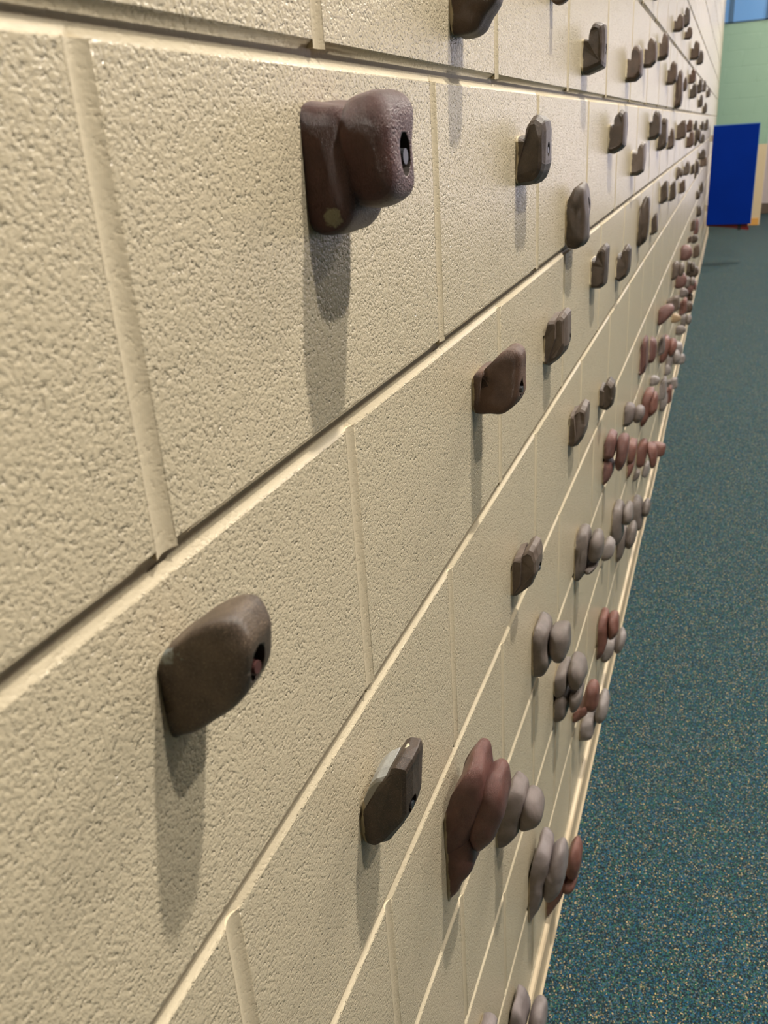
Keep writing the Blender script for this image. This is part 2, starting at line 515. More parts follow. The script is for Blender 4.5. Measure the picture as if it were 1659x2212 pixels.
# daylight windows along the recessed far wall (seen only as sheen on the painted blocks)
win2 = bpy.data.objects.new('window_2', None); col.objects.link(win2); win2.location = (16.0, -5.0, 0.2); win2['kind'] = 'structure'
def w2box(name, a, b, mat):
    bm = bmesh.new(); box(bm, [a[i] - win2.location[i] for i in range(3)], [b[i] - win2.location[i] for i in range(3)])
    return mk(name, bm, mat, win2)
for i in range(5):
    ya = -8.5 + 1.5 * i
    w2box('pane', (15.975, ya + 0.04, 0.25), (15.985, ya + 1.46, 3.3), M['daylight'])
    w2box('mullion', (15.955, ya - 0.04, 0.22), (16.0, ya + 0.04, 3.33), M['frame_blue'])
w2box('mullion', (15.955, -1.04, 0.22), (16.0, -0.96, 3.33), M['frame_blue'])
w2box('sill', (15.93, -8.56, 0.18), (16.0, -0.94, 0.24), M['frame_blue'])

# ------------------------------------------------------------------ ceiling lamps (high-bay discs)
for n_, (x, y, p, c, row) in enumerate(LAMPS):
    t = bpy.data.objects.new('ceiling_lamp', None); col.objects.link(t); t.location = (x, y, LAMP_Z)
    tag(t, 'round ceiling lamp in the row %s the climbing wall' % {'near': 'nearest', 'middle': 'second from', 'far': 'farthest from'}[row], 'lamp', 'ceiling lamps in rows')
    bm = bmesh.new(); cyl(bm, (0, 0, 0.03), 0.19, 0.05, r2=0.10, seg=24); cyl(bm, (0, 0, 0.115), 0.012, 0.13, seg=8)
    mk('lamp_housing', bm, M['lamp_body'], t)
    bm = bmesh.new(); cyl(bm, (0, 0, 0.003), 0.165, 0.006, seg=24)
    mk('lamp_lens', bm, M['glow'], t)
    ld = bpy.data.lights.new('ceiling_lamp_light', 'AREA'); ld.shape = 'DISK'; ld.size = 0.12; ld.energy = p; ld.color = c
    lo = bpy.data.objects.new('ceiling_lamp_light', ld); col.objects.link(lo); lo.location = (0, 0, -0.004); lo.parent = t

# ------------------------------------------------------------------ blue board standing out from the wall at the far end
XP = 10.3
bp = bpy.data.objects.new('gym_board', None); col.objects.link(bp); bp.location = (XP, -0.02, 0.40)
tag(bp, 'tall blue padded board projecting from the wall near its far end', 'board')
def pb(name, a, b, mat, bevel=0.0):
    bm = bmesh.new(); L = bp.location
    box(bm, [a[i] - L[i] for i in range(3)], [b[i] - L[i] for i in range(3)], bevel=bevel)
    return mk(name, bm, mat, bp)
pb('board', (XP, -0.475, 0.405), (XP + 0.05, -0.025, 1.402), M['blue'], 0.004)
pb('top_edge', (XP - 0.001, -0.477, 1.400), (XP + 0.05, -0.023, 1.408), M['blue_edge'])
pb('side_edge', (XP - 0.001, -0.480, 0.405), (XP + 0.05, -0.474, 1.406), M['blue_edge'])
for z in (0.55, 1.25):
    pb('wall_bracket', (XP + 0.01, -0.03, z), (XP + 0.04, 0.0, z + 0.06), M['base'])
bm = bmesh.new()
pts = [(-0.03, 0.42), (-0.03, 0.388), (-0.30, 0.362), (-0.462, 0.336), (-0.468, 0.35), (-0.44, 0.42)]
A = [bm.verts.new((XP + 0.055 - XP, y + 0.02, z - 0.40)) for y, z in pts]
B = [bm.verts.new((XP + 0.105 - XP, y + 0.02, z - 0.40)) for y, z in pts]
for j in range(len(pts)): bm.faces.new((A[j], A[(j + 1) % 6], B[(j + 1) % 6], B[j]))
bm.faces.new(A); bm.faces.new(B)
tag(mk('red_pad', bm, M['red_vinyl'], bp), 'dark red padded lower edge')
pb('strap', (XP + 0.050, -0.385, 0.340), (XP + 0.058, -0.350, 0.43), M['black'])

# ------------------------------------------------------------------ climbing holds
# key, colour, x of the middle (m), width (mm), faceted, roundness, lobes [(y, z) mm outlines], bolt (dx, z) mm, label
HOLDS = [
('H1','maroon',0.2001,59.1,0,4.5,[[(0,1466.9),(0,1475.4),(0,1478.9),(-8.6,1478.3),(-21.5,1476.7),(-26.4,1452.8),(-25.6,1423.8),(-22,1416.7),(-15.2,1412),(0,1411),(0,1419.1),(0,1437.2)],[(-18.4,1469.4),(-22.1,1478.1),(-29.3,1481.3),(-36.8,1482.5),(-43.4,1479.1),(-46.4,1471.1),(-47.1,1457.2),(-47.2,1440.1),(-45.9,1429.6),(-41.4,1426.2),(-34.8,1424.7),(-25.9,1425.7),(-15.7,1428.5),(-15.9,1447.6)]],(0.8,1449.6),'large maroon double-lobed climbing hold with a bolt, nearest the top joint'),
('H2','oldbrown',-0.0055,31.3,0,3.2,[[(0,1251.9),(0,1258.4),(-3.7,1265.9),(-10.1,1269.6),(-17.3,1275.8),(-26.6,1281.3),(-33.2,1283.8),(-38.9,1283.2),(-41.8,1278.5),(-44.3,1273.1),(-44.3,1268.3),(-42.8,1258.5),(-40.1,1250.6),(-34,1241.1),(-23.3,1230.4),(-11,1221.3),(0,1216.5),(0,1216.7),(0,1221.9),(0,1234.9)]],(-3.7,1257.9),'weathered brown oval climbing hold with a slotted bolt hole, nearest the camera'),
('H3','blackbrown',0.1845,37.6,1,3.8,[[(0,1002.3),(0,1017.4),(-7.9,1041.9),(-15.6,1052),(-23.7,1056.8),(-23.4,1039.6),(-17.4,1014.1),(-10.3,983.3),(-0.5,981.9),(0,987.6)],[(-5.1,1017.8),(-17.9,1046.8),(-24.6,1057.5),(-28.9,1065.1),(-32.4,1066.9),(-39.5,1066.2),(-40.7,1061.5),(-38.1,1021.8),(-34.2,1013.1),(-28.2,1001.9),(-18.3,987.4),(-10.2,981.3),(-0.5,980.9),(0,986.6),(0,1003.8)]],(-9.3,1024.5),'angular black-brown climbing hold with grey worn top and a chipped tip'),
('H4','maroonred',0.3832,59.1,0,3.8,[[(0,820.5),(-5.4,856.6),(-21.8,905.9),(-33.5,910.3),(-40.5,897),(-39.2,863.7),(-28.7,821.9),(-15.9,798.3),(0,781.7),(0,802.9)],[(0,813.6),(-22.7,827.3),(-29.4,780.8),(-14.4,748.1),(-0.8,725.8),(0,721.6),(0,750.5),(0,778.2)],[(-26.2,847.9),(-29.8,872.9),(-41.8,891.1),(-50.5,895.1),(-56.9,887.9),(-58.9,867.8),(-55.9,841.4),(-46.7,812.6),(-34.2,790.7),(-25,795.4),(-20.9,813.3),(-23.5,827.4)]],None,'large red-brown leaf-shaped climbing hold with a pointed lower tip'),
('H5','brown',0.4755,39.6,0,3.8,[[(0,1554.9),(0,1569.4),(-2.7,1577.1),(-25.3,1575),(-36.6,1564.7),(-37.1,1552.1),(-31.2,1544.7),(-26.6,1540.6),(-22,1533.4),(-16.7,1529.8),(-7.3,1528.6),(0,1529.2),(0,1540.8)]],None,'large dark brown climbing hold cut off by the top of the picture'),
('H5b','brown',0.8871,19.5,0,3.8,[[(0,1596.4),(0,1607.6),(-6.1,1613.6),(-17.8,1609),(-21.9,1598.3),(-20.1,1594.2),(-14.3,1590.9),(-7.5,1590.3)]],None,'brown climbing hold whose rounded underside just shows at the top edge'),
('H13','dark',1.1561,55.8,1,3.8,[[(0,1573.8),(-4.1,1575.2),(-11.9,1571.6),(-12.2,1580.8),(-13.2,1589),(-15.3,1594.4),(-21.1,1595.5),(-28.4,1592.3),(-30.6,1584.6),(-31.2,1564.9),(-30.6,1542.3),(-29,1536.7),(-8.4,1527.7),(0,1528.3),(0,1561.1)]],(-2.3,1559.7),'dark brown angular jug hold right of the topmost cut-off holds'),
('H6','dark',0.719,56.5,1,3.8,[[(0,1433.5),(0,1454.2),(-4.4,1454.7),(-12,1450.8),(-12.5,1466.7),(-16.8,1472.1),(-22.5,1473.2),(-28.3,1467.5),(-29.8,1456.8),(-30.3,1425.5),(-27.9,1417.6),(-24.1,1410.8),(-18.2,1405),(-5.4,1403.6),(0,1404.1)]],(-2.3,1439.1),'dark brown angular jug hold right of the large maroon hold'),
('H14','dark',1.5042,61.1,1,3.8,[[(0,1459.2),(-3.6,1462.1),(-11.4,1455.6),(-12.2,1477.5),(-20.9,1486),(-27.1,1480.5),(-29.5,1462),(-28.6,1424.7),(-22.2,1416.5),(-8.9,1410.5),(0,1412)]],None,'dark brown jug hold just under the long top joint'),
('H7','dark',1.0501,72.1,0,3.8,[[(0,1352.4),(0,1362.9),(-7.2,1373.2),(-11.2,1383),(-17.9,1387.2),(-22.8,1383.8),(-26.1,1372),(-27.6,1319.4),(-25.5,1304.7),(-18.2,1298.8),(-8.2,1299),(-0.6,1301.3),(0,1333.8)]],(7.4,1359.1),'tall smooth brown thumb-shaped hold overlapping the second joint'),
('H17','greybrown',1.94,59.4,1,3.8,[[(0,1378.3),(0,1405.8),(-14.8,1398.6),(-16.6,1414.4),(-22.6,1422.4),(-28.7,1418.9),(-29.8,1387.2),(-28,1359.4),(-17.7,1350.3),(0,1349.7)]],None,'small grey-brown hold with a pale top, just above the second joint'),
('H8','brown2',0.5156,40,0,3.8,[[(0,1235.9),(0,1246.5),(-4.1,1254.3),(-12.7,1256.6),(-19.7,1249.9),(-22,1256.8),(-23.6,1266.3),(-29.8,1273.1),(-36.8,1275),(-43.7,1272),(-46.5,1265.5),(-44.8,1249.2),(-44.8,1230.6),(-41.6,1222.1),(-35.2,1215.5),(-28,1211.6),(-16.4,1211.9),(-6.1,1210.3),(0,1212.5),(0,1219.6)]],(-5.7,1235.9),'brown horned climbing hold just below the second joint'),
('H9','greybrown',0.8872,60.8,1,3.8,[[(0,1193),(0,1202.9),(-7.1,1233.2),(-17.5,1234.1),(-18,1205.2),(-6.1,1167.3),(0,1168.1)],[(-8.5,1196.2),(-14,1217.8),(-20.2,1238.9),(-24.8,1240.4),(-29.1,1235.2),(-30,1195.6),(-26.9,1186.7),(-18.5,1175.6),(-6.1,1166.8),(0,1169.1),(0,1191.1)]],(7.6,1199.2),'grey-brown angular hold right of the horned brown hold'),
('H10','greybrown',0.6813,47.9,1,3.8,[[(0,958.2),(-4.2,983.1),(-14.7,987.6),(-13.7,943.2),(-4.1,922.5),(0,925.1)],[(-8.2,958.4),(-12.4,974.4),(-17.1,991.3),(-24,998.3),(-29.7,994.8),(-32.8,981.1),(-32.4,962.2),(-24.4,940.8),(-6.5,922.7),(0,925.3),(0,953.4)]],(-2,961.7),'grey-brown angular pointed hold alone in the fourth block course'),
('H11','greybrown',1.115,62.5,1,3.8,[[(0,1017.2),(-3,1035.1),(-11,1036.8),(-14.7,996.2),(-11.2,975.2),(-3.1,974),(0,981.4)],[(-2.2,1012),(-7.2,1025.9),(-13.4,1042.2),(-19.9,1048.4),(-27.9,1044.1),(-28.7,1017.3),(-24.2,992.5),(-13.9,976.7),(-3.1,974.7),(0,1000.8)]],None,'faceted grey-brown hold with a pale lit facet above the third joint'),
('H12','dark',1.4924,55.5,1,3.8,[[(0,967.3),(-3.5,976.1),(-14.1,970.1),(-13.6,931.5),(0,933)],[(-8.1,963.5),(-13.6,984.8),(-19.6,989.2),(-29.4,979),(-30.5,951.5),(-28.1,934.2),(-16,922.9),(-3.1,926.7),(0,950.3)]],None,'small dark hold with a bright glint, right of the faceted one'),
('H15','dark',1.3167,62.4,1,3.8,[[(0,1245),(-0.9,1250.3),(-10.7,1245.6),(-12.7,1265.4),(-21.2,1273.2),(-26.5,1267.8),(-26.9,1233.5),(-25.4,1204.3),(-16.8,1197),(0,1197.1)]],None,'dark jug hold, left of the two side by side below the second joint'),
('H16','dark',1.717,63.4,1,3.8,[[(0,1184.3),(-3.2,1206.6),(-13,1199.7),(-14.7,1220.9),(-22.1,1224),(-28,1215),(-27.5,1177),(-24.1,1159),(-9.1,1146.6),(0,1151.9)]],None,'dark rust-tipped hold, right of the two side by side below second joint'),
('as','dark',2.1998,79.7,0,3.8,[[(0,1257.4),(-6.5,1266.7),(-16,1220.2),(-9.4,1161),(0,1158.8)],[(0,1247.6),(-5.4,1264.2),(-10.4,1280.9),(-18.3,1287.8),(-23.6,1277.9),(-26.9,1195.4),(-23.1,1175.6),(-2.3,1157.4)]],None,'tall narrow olive-brown hold with a smaller hold on its right'),
('cg','redmaroon',1.6137,58.4,0,3.8,[[(-0.9,810.4),(-8.3,835.3),(-16.5,836.2),(-26,830.5),(-26.5,819.4),(-24.2,786.1),(-21,776.4),(0,775),(0,786.6)],[(0,779.8),(-17.4,771.3),(-22.7,757.2),(-20,732.8),(-11.2,717.4),(-0,710.7),(0,736.1)],[(-25.9,812.7),(-29.8,826.1),(-38.8,832.1),(-47.9,830.7),(-52.4,822.5),(-53.2,797.3),(-49.2,768.5),(-42.6,750.8),(-33.6,743.4),(-24.8,752.5),(-24.1,766.9),(-26.1,786.2)]],None,'large maroon double-lobed hold leading the row of red holds'),
('ch','red',2.2441,76,0,3.8,[[(-0.6,605.7),(-9.6,603.8),(-22.9,600.9),(-22.5,564.9),(-16.6,540.3),(-0.9,539.4),(0,575.6)],[(0,545.4),(-17.5,545.2),(-17.9,515.9),(-9.2,496.9),(0,487.4),(0,504.7)]],None,'orange-red hold just behind the large maroon double-lobed hold'),
('ci','red',2.5751,63.5,0,3.8,[[(0,475),(-8.1,492.4),(-24.6,497.5),(-31.4,486.6),(-31.9,444.1),(-25.5,410.7),(-13.3,399.9),(-1.7,406.4),(0,435)],[(-29.5,485),(-39,488.4),(-55.9,482.2),(-63.7,470),(-65.8,424.7),(-60.9,402.9),(-50.1,397.9),(-42.9,423.4),(-32.4,458.4)]],None,'red double hold in the middle of the row of red holds'),
('ck','red',3.25,48.2,0,3.8,[[(0,237.5),(0,263),(-59.9,258.2),(-61.7,229.4),(-54.6,203.8),(0,202.8)]],None,'small red hold at the far end of the row of red holds'),
('cl','grey',2.4587,34.3,0,3.8,[[(0,395.6),(-4.2,414.7),(-9.6,433.7),(-20.4,428.1),(-22.4,415.9),(-16.7,403),(-8,395)]],None,'small grey hold, left of two under the row of red holds'),
('cm','lilac',2.8701,54.1,0,3.8,[[(0,266.1),(-6.8,293.7),(-15.7,314.1),(-24.9,301.9),(-25.3,273.5),(-19.2,256),(-10.7,252.6)]],None,'small pale grey hold, right of two under the row of red holds'),
('cn','grey',1.8761,87.7,0,3.8,[[(0,530.5),(-2.5,555.3),(-24.5,553.4),(-28.3,505.2),(-27.4,453.2),(-10.5,442.1),(0,448.3)],[(-22.3,527.9),(-29.3,554.9),(-43.8,554.8),(-51.9,539.3),(-50.9,516.2),(-37.3,497.7),(-22.1,507)]],None,'grey hold with a round outer lobe below the row of red holds'),
('co','grey',2.5,81.5,0,3.8,[[(0,287.9),(0,321.5),(-31.7,315.6),(-39.1,235.9),(-27.7,205.1),(0,214.8)],[(-29.8,290),(-44.5,316.6),(-57.8,306.9),(-59.8,270.8),(-47.9,253.2),(-31.3,260.9)]],None,'grey-brown double hold nearest the floor edge below the row of red holds'),
('cp','grey',2.0393,86.4,0,3.8,[[(-3,356.8),(-8.2,415),(-23.1,413.6),(-25.1,353.5),(-10.4,320.1),(0,313.3),(0,345.4)],[(-18.7,395),(-31.8,427.2),(-44.9,430.8),(-52,410.7),(-48.1,376.6),(-36,351.8),(-22,358.4)]],None,'pale grey hold peeking out beneath the grey round-lobed hold'),
('cq','grey',1.2192,63,0,3.8,[[(0,746.5),(0,766),(-10,777.1),(-23.4,769.7),(-24,728.1),(-20,688.6),(-9.7,671.3),(0,672),(0,689.8)],[(-23.2,748.9),(-27.8,766.6),(-38.1,772.6),(-48.8,765),(-51.4,744.6),(-48.7,723.5),(-38.9,708.4),(-21.9,712.1)],[(-17.7,704.5),(-43.9,712.5),(-37.5,695.9),(-25.3,687.5),(-16.4,688.3)]],None,'big grey double-lobed hold with a pale round hold against its right side'),
('cr','lilac',1.6586,49.2,0,3.8,[[(-0.2,536),(-12.4,554.2),(-25.7,546.3),(-29.5,532.4),(-25.2,511.7),(-12.6,500.3),(0,498.8)]],None,'pale lilac rounded hold touching the right of the big grey double-lobed hold'),
('ct','grey',0.82,60.7,0,3.8,[[(0,772.8),(0,790.8),(-3.9,806.5),(-15.3,803.2),(-22.9,794.8),(-22.1,767.9),(-26.3,748.3),(-24,734.8),(-13.9,721.2),(-3.5,716.8),(0,718.9),(0,752.5)],[(-21.9,783.2),(-25.5,796.3),(-37.8,800.5),(-47.7,800),(-51.1,788.9),(-51,771.5),(-47.7,753.5),(-40.3,745.4),(-31.5,745.4),(-25,752.9),(-20.9,766.6)]],None,'large smooth grey double-lobed hold above the four-lobed grey hold'),
('cu','grey',1.018,68.9,0,3.8,[[(0,586.4),(-1.1,598),(-21.5,605.4),(-24.3,584.9),(-18.2,556.6),(0,547)],[(0,548.3),(-13.7,559),(-25.2,546.9),(-23.8,515.6),(-12.1,499.4),(0,492)],[(-21.1,591.9),(-24.1,617.6),(-31.3,623),(-47.4,614.9),(-51.6,599.3),(-49.3,579.6),(-40.3,563.1),(-23.3,563.5)],[(-21.2,557.1),(-40.2,567.6),(-47.9,558.2),(-45.6,537.8),(-37.2,521),(-25.2,517.4)]],None,'grey four-lobed hold in the lower courses beside a red hold'),
('cv','red',1.6369,71.2,0,3.8,[[(0,322.4),(-1.3,353.8),(-13.3,363.3),(-23.8,356.4),(-24.6,315.4),(-21.4,273.1),(-14.1,246.7),(0,231.7),(0,269.9)],[(-21.8,331.6),(-25.8,356.6),(-37.6,365.1),(-48.3,355.1),(-51.5,333.1),(-46.5,309.8),(-32.9,293.6),(-22.4,296.4)]],None,'red double-lobed hold near the floor with a grey hold below it'),
('cw','lilac',1.75,66.4,0,3.8,[[(0,184.3),(0,221.3),(-32.7,226.3),(-34,193.6),(-24.7,167.3),(0,158.1)],[(-31.3,204.2),(-35.7,234.9),(-48.5,253),(-60.4,241.3),(-59.4,214),(-46.9,187.4),(-33.2,185.2)]],None,'grey double-lobed hold directly beneath the red double-lobed hold'),
('cx','red',1.2427,50.1,0,3.8,[[(0,351.4),(-18.9,366),(-30.6,380.6),(-31.6,354.4),(-21.3,344.5),(-11,331.7),(0,327.7)],[(-22.2,397.2),(-25.9,417.3),(-37.6,425.2),(-49.1,417.3),(-50.5,383.7),(-45.5,357.6),(-24.5,353.2),(-18,364.1)]],None,'red rounded hold tucked behind the grey four-lobed hold'),
('cy','lilac',1.38,83.2,0,3.8,[[(0,239.7),(-31.4,249.7),(-34.4,221),(-27.3,194.8),(0,186.2),(0,195.7)],[(-30.7,271.3),(-39.3,305.1),(-53.1,299.4),(-58.5,283.7),(-58.6,257.4),(-41.8,234.7),(-29.8,239.6)]],None,'pale grey hold under and right of the red hold behind the four-lobed one'),
('cz','grey2',0.5856,46.5,0,3.8,[[(-11,684.2),(-17.9,708.8),(-29.4,705.2),(-37.1,695.1),(-34.2,677),(-28.4,647.9),(-27.5,631.4),(-15.5,610.1),(0,600.5),(0,607.4),(0,625.3),(-7.8,655.8)],[(-27.5,671.7),(-37.1,695.1),(-50.4,690),(-57.2,677.7),(-56.5,659.8),(-50.9,646.7),(-37.3,636.6),(-26.5,633.2)]],None,'mauve-grey double hold directly behind the large red-brown leaf-shaped hold'),
('da','lilac2',0.8067,67.3,0,3.8,[[(0,330.1),(-6.6,385.4),(-16.1,411.6),(-30.9,398.3),(-32.6,378.3),(-25.8,337.6),(-22.7,291.1),(-7.8,248.3),(0,234.9),(0,275.4)],[(-23.1,350.2),(-31.2,383.1),(-43,404.7),(-52.6,403.1),(-58,384),(-56.6,344.9),(-47.6,302.8),(-30.4,283.5),(-21.4,290.8),(-21,323.1)]],None,'mauve-grey elongated double hold with a red hold behind it'),
('db','red',0.97,64,0,3.8,[[(0,75.3),(0,152.3),(-31.7,199.7),(-36.9,162.4),(-18.8,105.3),(0,75.2)],[(-34.1,227),(-44.8,258.2),(-59.1,252.8),(-60.7,215.6),(-52.5,174.9),(-32.1,180.5)],[(-23.8,158.5),(-35.1,177.5),(-53.9,179.2),(-50.2,150.8),(-32.9,139.6)]],None,'lumpy red hold behind the mauve-grey elongated double hold'),
('dc','lilac2',0.6518,56.9,0,3.8,[[(0,166.2),(-3.1,222.3),(-7.9,233.6),(-22.2,218.2),(-26,182.7),(-15.2,132.3),(0,113.4)],[(-23.6,182),(-34,219.1),(-43.3,228.1),(-52.8,219.5),(-54,183),(-46.9,141.4),(-25,130.3)]],None,'lilac-grey double hold cut by the bottom edge beside the floor'),
('dd','lilac2',0.4645,31.2,0,3.8,[[(0,396.5),(0,408.9),(-10,418.2),(-21.2,414.5),(-22.8,403.5),(-18.7,380.9),(0,368.4)]],None,'lilac-grey rounded hold cut by the bottom edge, left of the double one'),
('ce','greybrown2',2.0506,48,0,3.8,[[(0,739.7),(-0.6,770.2),(-14.1,773.9),(-28.1,766.9),(-30.7,741),(-21.6,718.8),(-3.7,709.2),(0,713.4)],[(-24.4,751.7),(-30.4,767),(-41.5,769.5),(-52.1,761.3),(-52.4,737.6),(-39.9,719.7),(-24.8,723.3)]],None,'dark grey double-lobed hold above the row of red holds'),
('cb','red',2.6826,94.1,0,3.8,[[(0,601.7),(-8.5,642.9),(-41.4,641.2),(-27,608.2),(-28.1,545),(-12.9,519.1),(0,511.4)],[(-18.6,610.6),(-39.2,633),(-49.3,622.6),(-53.1,576.4),(-38.8,551),(-19.8,544.6)]],None,'long red hold just right of the dark grey double-lobed hold'),
('a','dark',2.2937,19.4,0,3.8,[[(0,1752.2),(-2.2,1754.1),(-7.6,1753.2),(-10.8,1748.7),(-11.2,1743),(-7.3,1739),(-0.8,1739.2),(0,1740.8)]],None,None),
('b','brown',1.7493,54.9,1,3.8,[[(0,1579.3),(-3.9,1581.3),(-10.9,1576.6),(-11.7,1595.6),(-15,1604),(-22.3,1603.9),(-28.4,1595.4),(-30.7,1569.4),(-29.8,1549),(-18.9,1538.2),(0,1537.8)]],None,None),
('c','brown',2.1199,52.3,1,3.8,[[(0,1619.9),(-3.7,1621.9),(-10.3,1617.5),(-10.9,1635.4),(-13.8,1643.5),(-20.7,1643.5),(-26.4,1635.3),(-28.8,1610.6),(-28.1,1591.2),(-18,1581),(0,1580.6)]],None,None),
('d','brown',2.56,56.7,1,3.8,[[(0,1661.4),(-3.4,1663.7),(-9.5,1658.9),(-9.8,1678.4),(-12.5,1687.3),(-19,1687.3),(-24.5,1678.4),(-27,1651.6),(-26.6,1630.5),(-17.2,1619.4),(0,1618.8)]],None,None),
('e1','brown',3.1391,42.9,1,3.8,[[(0,1765.8),(-5.2,1767.1),(-12.4,1763.3),(-13.1,1778),(-16.4,1784.5),(-23.9,1784.3),(-30.1,1777.3),(-32.6,1757.1),(-31.6,1741.3),(-20.5,1733.3),(0,1733.7)]],None,None),
('e2','dark',3.6692,56.6,1,3.8,[[(0,1831.5),(-3.1,1833.8),(-8.9,1829),(-8.9,1848.5),(-11.3,1857.2),(-17.3,1857.2),(-22.6,1848.5),(-25.3,1821.8),(-25.2,1801),(-16.6,1789.8),(-0.1,1789.3)]],None,None),
('f','brown',3.8457,36.8,1,3.8,[[(0,1788.3),(-5.1,1789.4),(-11.6,1786.1),(-12.3,1798.8),(-15.3,1804.4),(-22.3,1804.2),(-28,1798.2),(-30.3,1780.7),(-29.4,1767.1),(-19.1,1760.2),(-0.1,1760.6)]],None,None),
('g','brown',4.481,65.9,1,3.8,[[(0,1768.4),(-6.1,1770.9),(-15,1765.2),(-15.5,1788),(-19.4,1798.2),(-28.7,1798.1),(-36.7,1787.7),(-40.3,1756.4),(-39.6,1731.8),(-26.1,1719),(-0.5,1718.7)]],None,None),
('h','dark',5.2729,59.2,1,3.8,[[(0,1781.6),(-4.9,1783.9),(-12.4,1778.8),(-12.6,1799.4),(-15.8,1808.6),(-23.6,1808.7),(-30.3,1799.3),(-33.5,1771.1),(-33.1,1749.1),(-21.9,1737.5),(-0.7,1737)]],None,None),
('i','brown',2.9594,57.5,1,3.8,[[(0,1612),(-4.4,1614.2),(-11.5,1609.3),(-12,1629.3),(-15.2,1638.2),(-22.6,1638.2),(-28.9,1629.2),(-31.7,1601.9),(-31,1580.5),(-20.2,1569.2),(0,1568.6)]],None,None),
('j','brown',3.4758,100,1,3.8,[[(0,1598.8),(-4.9,1617.8),(-10.9,1570.7),(-12,1503.2),(0,1504.1)],[(-2,1591.5),(-8.5,1633.3),(-17.4,1636.5),(-22.7,1622.8),(-27.4,1535.8),(-22.2,1511.9),(-9,1503.4),(-2.3,1510.7)]],None,None),
('k','brown',3.965,45,1,3.8,[[(0,1609.6),(-2.2,1611.5),(-6.5,1607.8),(-6.4,1623.4),(-8.1,1630.5),(-12.5,1630.7),(-16.5,1623.7),(-18.6,1602.4),(-18.6,1585.6),(-12.3,1576.5),(-0.2,1575.7)]],None,None),
('l','brown2',4.4589,53,1,3.8,[[(0,1658.9),(-5,1661),(-12.3,1656.4),(-12.7,1674.8),(-15.9,1683),(-23.5,1683.1),(-30,1674.7),(-32.9,1649.5),(-32.3,1629.8),(-21.2,1619.4),(-0.4,1619.1)]],None,None),
('m','dark',4.6605,57.5,1,3.8,[[(0,1603.1),(-5.2,1605.4),(-12.8,1600.5),(-13.2,1620.5),(-16.5,1629.4),(-24.4,1629.5),(-31.3,1620.5),(-34.4,1593.2),(-33.8,1571.8),(-22.3,1560.5),(-0.4,1559.9)]],None,None),
('n','dark',5.496,63,1,3.8,[[(0,1648.6),(-4.7,1651.2),(-12,1645.9),(-12.1,1667.8),(-15.2,1677.6),(-22.8,1677.8),(-29.4,1667.9),(-32.8,1638),(-32.5,1614.6),(-21.6,1602),(-0.7,1601.2)]],None,None),
('o','dark',6.4305,57.6,1,3.8,[[(0,1676.5),(-3.7,1678.9),(-9.8,1674.1),(-9.7,1694.1),(-12.1,1703.2),(-18.4,1703.4),(-24,1694.5),(-27,1667.1),(-27,1645.6),(-18.1,1634.1),(-0.9,1633.2)]],None,None),
('p','dark',7.4886,59.2,1,3.8,[[(0,1664.7),(-4.7,1667.1),(-11.7,1662.2),(-11.7,1682.7),(-14.7,1692),(-22,1692.2),(-28.3,1682.9),(-31.6,1654.8),(-31.4,1632.7),(-21,1621),(-1,1620.2)]],None,None),
('q','dark',5.8756,59.7,1,3.8,[[(0,1577.8),(-4.2,1580.3),(-11,1575.4),(-11,1596.1),(-13.8,1605.5),(-20.8,1605.7),(-26.9,1596.4),(-30.1,1568),(-29.9,1545.8),(-19.9,1533.8),(-0.8,1532.9)]],None,None),
('r','dark',6.8731,60,1,3.8,[[(0,1549.2),(-4.8,1551.7),(-11.9,1546.7),(-12,1567.6),(-15,1577),(-22.5,1577.2),(-29,1567.9),(-32.2,1539.3),(-32,1517),(-21.3,1505),(-0.9,1504.1)]],None,None),
('s','dark',2.375,60.4,1,3.8,[[(0,1462.2),(-4,1464.7),(-10.9,1459.7),(-11.4,1480.7),(-14.5,1490.1),(-21.8,1490.3),(-28,1481),(-30.6,1452.4),(-29.9,1429.8),(-19.2,1417.6),(0,1416.5)]],None,None),
('t','dark',2.7228,75.9,1,3.8,[[(0,1447.8),(-6.9,1461.1),(-11.9,1427.8),(-11.6,1380.2),(0,1380.9)],[(-3.4,1442.5),(-10.8,1472),(-19.9,1474.2),(-25.1,1464.5),(-27.9,1403.1),(-22.1,1386.3),(-8.4,1380.4),(-1.9,1385.5)]],None,None),
('u','brown',3.2014,57.9,1,3.8,[[(0,1413.7),(-2.6,1416.2),(-7.9,1411.6),(-7.9,1431.8),(-10.1,1440.9),(-15.7,1441.3),(-20.5,1432.4),(-23,1404.9),(-22.9,1383.2),(-14.9,1371.4),(0,1370.1)]],None,None),
('v','brown',3.7231,60.5,1,3.8,[[(0,1446.5),(-15.6,1457.2),(-21.6,1428.3),(-20.1,1390.7),(0,1391.9)],[(-4.5,1444.5),(-19.1,1464.4),(-33.7,1464.9),(-38.5,1412.2),(-33.6,1397.4),(-12,1392.7),(-3.4,1399.3)]],None,None),
('w','brown2',4.6849,66.7,1,3.8,[[(0,1387.2),(-5.3,1390),(-13.4,1384.5),(-13.7,1407.7),(-17.3,1418.2),(-25.7,1418.5),(-33,1408.1),(-36.4,1376.5),(-35.9,1351.6),(-23.8,1338.1),(-0.5,1336.9)]],None,None),
('x','brown2',4.4667,48.7,1,3.8,[[(0,1446.7),(-5,1448.7),(-11.9,1444.6),(-12.4,1461.5),(-15.5,1469.1),(-22.8,1469.2),(-29,1461.6),(-31.7,1438.5),(-31.1,1420.3),(-20.4,1410.7),(-0.3,1410.1)]],None,None),
